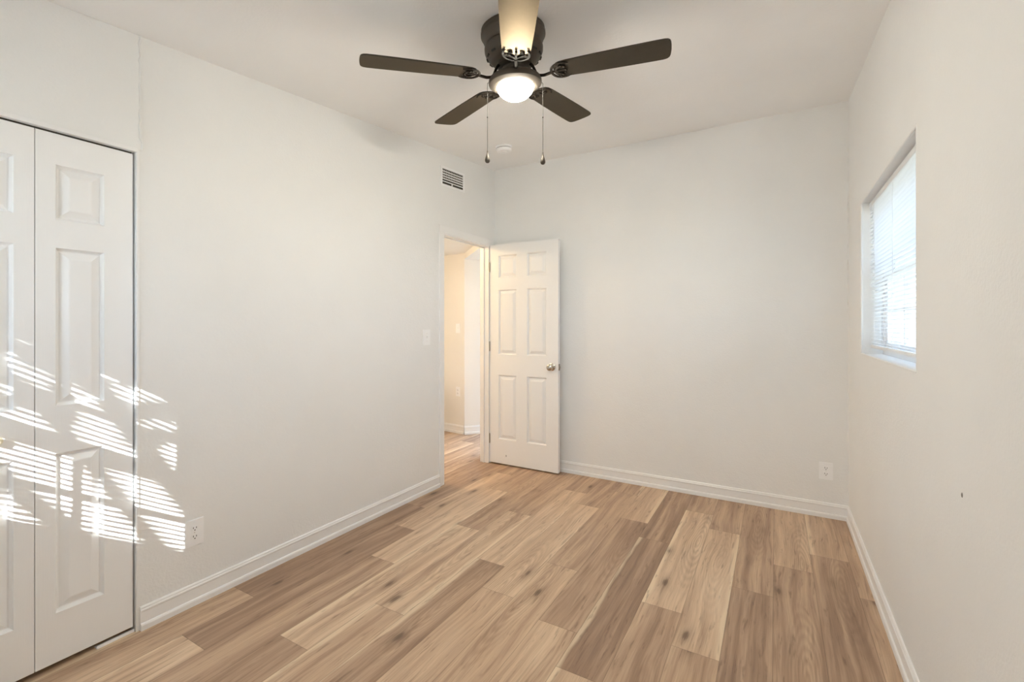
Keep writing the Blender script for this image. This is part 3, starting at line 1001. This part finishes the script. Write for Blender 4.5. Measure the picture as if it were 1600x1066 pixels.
# ================================================================== CEILING FAN
def make_fan():
    Cb = Vector((-1.008, 1.777, 2.405))                  # middle of the blade plane
    drop = (ceil_z(Cb.y) - Cb.z) / math.sqrt(1 + .091 ** 2)
    C0 = Cb + CN * drop
    D = -CN
    root = thing('ceiling_fan', C0, 'dark bronze five blade ceiling fan with a lit round lamp', 'ceiling fan')
    FR = lambda x, y, s: C0 + CX * x + CYv * y + D * s
    # motor housing hugging the ceiling
    bm = bmesh.new()
    prof = [(0, 0), (.136, 0), (.1405, .004), (.1405, .016), (.143, .019), (.143, .030), (.138, .036), (.133, .050), (.127, .058), (.124, .064),
            (.1245, .070), (.129, .075), (.130, .082), (.129, .098), (.122, .116), (.110, .130), (.096, .138), (.078, .141), (0, .141)]
    frame_lathe(bm, prof, C0, CX, CYv, D, 72)
    housing = finish('motor_housing', bm, M['bronze'], root, smooth=True)
    for k in range(15):
        an = 2 * PI * (k + .5) / 15
        bm = bmesh.new()
        pts = []
        for q in range(5):
            a2 = an + (q - 2) * .045
            pts.append(FR(.1195 * math.cos(a2), .1195 * math.sin(a2), .1205))
        tube(bm, pts, .0042, 8, up=D)
        tag(finish('vent_slot', bm, M['slot'], housing, smooth=True), 'dark cooling slot')
    # rotor ring the irons bolt to, and the neck to the lamp
    bm = bmesh.new()
    frame_lathe(bm, [(0, .140), (.076, .140), (.078, .144), (.078, .156), (.072, .161), (.054, .163), (.050, .168), (.049, .196), (.054, .200), (0, .2)], C0, CX, CYv, D, 48)
    finish('hub', bm, M['bronze'], root, smooth=True)
    # lamp fitter
    bm = bmesh.new()
    frame_lathe(bm, [(0, .196), (.050, .196), (.080, .198), (.104, .204), (.115, .212), (.118, .220), (.1185, .232), (.1165, .2365), (.100, .2445), (.0875, .2490), (.0845, .2492), (.0835, .2475), (.0832, .238), (0, .236)], C0, CX, CYv, D, 64)
    finish('lamp_fitter', bm, M['bronze'], root, smooth=True)
    bm = bmesh.new()
    gp = [(0, .237), (.0825, .239)]
    for q in range(1, 17):
        a2 = PI / 2 * q / 16
        gp.append((.0825 * math.cos(a2) if q < 16 else 0.0, .2415 + .061 * math.sin(a2)))
    frame_lathe(bm, gp, C0, CX, CYv, D, 56)
    tag(finish('lamp_globe', bm, M['globe'], root, smooth=True), 'lit frosted glass dome')
    # blades and irons
    ph = math.radians(-59.23)
    pit = math.radians(6.1)
    bs = drop                                             # depth of the blade plane
    for k in range(5):
        an = ph + k * math.radians(72)
        rad = CX * math.cos(an) + CYv * math.sin(an)
        tan = -CX * math.sin(an) + CYv * math.cos(an)
        t2 = (tan * math.cos(pit) - CN * math.sin(pit))   # pitched chord
        n2 = rad.cross(t2)
        Q = lambda r, t, h=0.0: C0 + D * bs + rad * r + t2 * t + n2 * h
        # outline, root to tip
        half = [(.176, .000), (.177, .016), (.182, .032), (.192, .046), (.208, .054), (.24, .0575), (.35, .0625), (.50, .0665), (.60, .068), (.632, .0675), (.646, .064), (.654, .056), (.658, .043), (.660, .02), (.6605, 0.0)]
        ol = half + [(r, -t) for r, t in reversed(half[1:-1])]
        bm = bmesh.new()
        th = .0028
        up = [bm.verts.new(Q(r, t, th)) for r, t in ol]
        dn = [bm.verts.new(Q(r, t, -th)) for r, t in ol]
        bm.faces.new(up); bm.faces.new(list(reversed(dn)))
        for i in range(len(ol)):
            j = (i + 1) % len(ol)
            bm.faces.new((up[i], up[j], dn[j], dn[i]))
        finish('blade', bm, M['blade'], root)
        # blade iron
        bm = bmesh.new()
        sgn = -1 if n2.dot(D) < 0 else 1
        hh = sgn * (th + .0035)
        arm = smooth_pts([FR(0, 0, 0) + rad * .062 + D * .150, FR(0, 0, 0) + rad * .082 + D * .168, FR(0, 0, 0) + rad * .102 + D * (bs + .004),
                          FR(0, 0, 0) + rad * .128 + D * (bs + .013), FR(0, 0, 0) + rad * .150 + D * (bs + .011), Q(.172, 0, hh)], 5)
        tube(bm, arm, .0075, 10, flat=.8)
        for sd in (1, -1):
            band = smooth_pts([Q(.166, 0, hh), Q(.170, sd * .022, hh), Q(.184, sd * .043, hh), Q(.205, sd * .053, hh), Q(.228, sd * .052, hh), Q(.246, sd * .044, hh)], 5)
            tube(bm, band, .0055, 8, flat=.6, up=n2, radii=[.0062 - .0035 * (i / (len(band) - 1)) ** 3 for i in range(len(band))])
            scroll = smooth_pts([Q(.172, 0, hh), Q(.190, sd * .010, hh), Q(.203, sd * .024, hh), Q(.216, sd * .031, hh), Q(.226, sd * .025, hh), Q(.224, sd * .015, hh)], 5)
            tube(bm, scroll, .0046, 8, flat=.6, up=n2)
            leaf = smooth_pts([Q(.203, sd * .024, hh), Q(.200, sd * .038, hh), Q(.205, sd * .050, hh)], 4)
            tube(bm, leaf, .0040, 8, flat=.6, up=n2)
        tube(bm, [Q(.170, 0, hh), Q(.20, 0, hh), Q(.232, 0, hh)], .0052, 8, flat=.6, up=n2)
        iron = finish('blade_iron', bm, M['iron'], root, smooth=True)
        for (r, t) in ((.232, 0), (.214, .030), (.214, -.030)):
            bm = bmesh.new()
            A = n2 * sgn
            frame_lathe(bm, [(0, .0030), (.0035, .0026), (.0055, .0008), (.0058, -.001)], Q(r, t, hh + sgn * .0025), rad, t2, A, 12)
            finish('screw', bm, M['iron'], iron, smooth=True)
    # pull chains
    side = Vector((math.cos(math.atan2(412, 715.6)), math.sin(math.atan2(412, 715.6)), 0))
    ctr = C0 + D * .226
    for sgn, zb in ((-1, 2.023), (1, 2.016)):
        top = ctr + side * (sgn * .1195)
        bm = bmesh.new()
        zt = zb + .050
        tube(bm, [top, top + side * (sgn * .004) + Vector((0, 0, -.004)), Vector((top.x + side.x * sgn * .004, top.y + side.y * sgn * .004, top.z - .02)),
                  Vector((top.x + side.x * sgn * .004, top.y + side.y * sgn * .004, zt))], .0012, 6, up=side)
        px, py = top.x + side.x * sgn * .004, top.y + side.y * sgn * .004
        for zz, r in ((top.z - .155, .0032),):
            bmesh.ops.create_uvsphere(bm, u_segments=8, v_segments=6, radius=r, matrix=Matrix.Translation((px, py, zz)))
        ch = finish('pull_chain', bm, M['chain'], root, smooth=True)
        bm = bmesh.new()
        frame_lathe(bm, [(0, .056), (.0022, .055), (.0024, .046), (.004, .040), (.0085, .026), (.0112, .015), (.0112, .009), (.008, .003), (.003, .0005), (0, 0)],
                    Vector((px, py, zb)), Vector((1, 0, 0)), Vector((0, 1, 0)), Vector((0, 0, 1)), 20)
        tag(finish('pull_knob', bm, M['bronze'], ch, smooth=True), 'dark teardrop pull knob')
make_fan()

# ---- hallway ceiling lamp (out of the photograph's view, lights the hall)
bm = bmesh.new()
frame_lathe(bm, [(0, 0), (.10, 0), (.105, .01), (.10, .03), (.08, .055), (.04, .07), (0, .074)], Vector((-3.0, 3.0, 2.153)), Vector((1, 0, 0)), Vector((0, 1, 0)), Vector((0, 0, -1)), 32)
tag(finish('ceiling_lamp', bm, M['hall_globe'], loc=(-3.0, 3.0, 2.153), smooth=True), 'warm flush ceiling lamp in the hallway', 'lamp')

# ================================================================== OUTDOORS
bm = bmesh.new()
hexa(bm, [(-40, -40, -.5), (40, -40, -.5), (40, 40, -.5), (-40, 40, -.5), (-40, -40, -.3), (40, -40, -.3), (40, 40, -.3), (-40, 40, -.3)])
struct('ground', bm, M['lawn'], 'dry lawn outside the window')

def tree(loc, h, crown_c, crown_r, n, seed, label, leaf=.09):
    rnd = random.Random(seed)
    root = thing('leafy_tree', loc, label, 'tree', 'trees outside the windows')
    L = Vector(loc)
    cc = Vector(crown_c)
    bm = bmesh.new()
    tube(bm, smooth_pts([L, L + (cc - L) * .4 + Vector((.08, .05, 0)), L + (cc - L) * .75, cc + Vector((0, 0, crown_r[2] * .5))], 4), .12, 10, radii=None)
    for k in range(9):
        an = k * 2.4
        e = cc + Vector((math.cos(an) * crown_r[0] * .7, math.sin(an) * crown_r[1] * .7, rnd.uniform(-.3, .6) * crown_r[2]))
        s = L + (cc - L) * rnd.uniform(.5, .85)
        tube(bm, [s, (s + e) / 2 + Vector((0, 0, .12)), e], .03, 6, radii=[.045, .03, .012])
    finish('trunk', bm, M['bark'], root, smooth=True)
    bm = bmesh.new()
    for i in range(n):
        while True:
            p = Vector((rnd.uniform(-1, 1), rnd.uniform(-1, 1), rnd.uniform(-1, 1)))
            if p.length < 1:
                break
        p = cc + Vector((p.x * crown_r[0], p.y * crown_r[1], p.z * crown_r[2]))
        a = Vector((rnd.gauss(0, 1), rnd.gauss(0, 1), rnd.gauss(0, 1))).normalized()
        b = a.orthogonal().normalized()
        b = (b * math.cos(i) + a.cross(b) * math.sin(i))
        s = leaf * rnd.uniform(.6, 1.3)
        q = [p - a * s, p + b * s * .42 + a * s * .1, p + a * s, p - b * s * .42 + a * s * .1]
        bm.faces.new([bm.verts.new(x) for x in q])
    finish('foliage', bm, M['leaf'], root)
    return root
tree((2.9, -.6, -.3), 5, (3.0, -.5, 3.2), (1.5, 1.5, 1.6), 9000, 5, 'unseen leafy tree added to keep the sun off the right wall window', .11)  # unseen crown, added to block direct sun at the right wall window
tree((4.3, -6.2, -.3), 5, (2.3, -5.4, 6.75), (2.2, 1.8, 1.75), 5200, 8, 'leafy tree outside the front wall window', .10)
tree((3.6, 9.0, -.3), 3, (3.6, 9.0, 1.6), (1.6, 1.6, 1.3), 2500, 9, 'leafy tree seen pale through the window blind', .12)
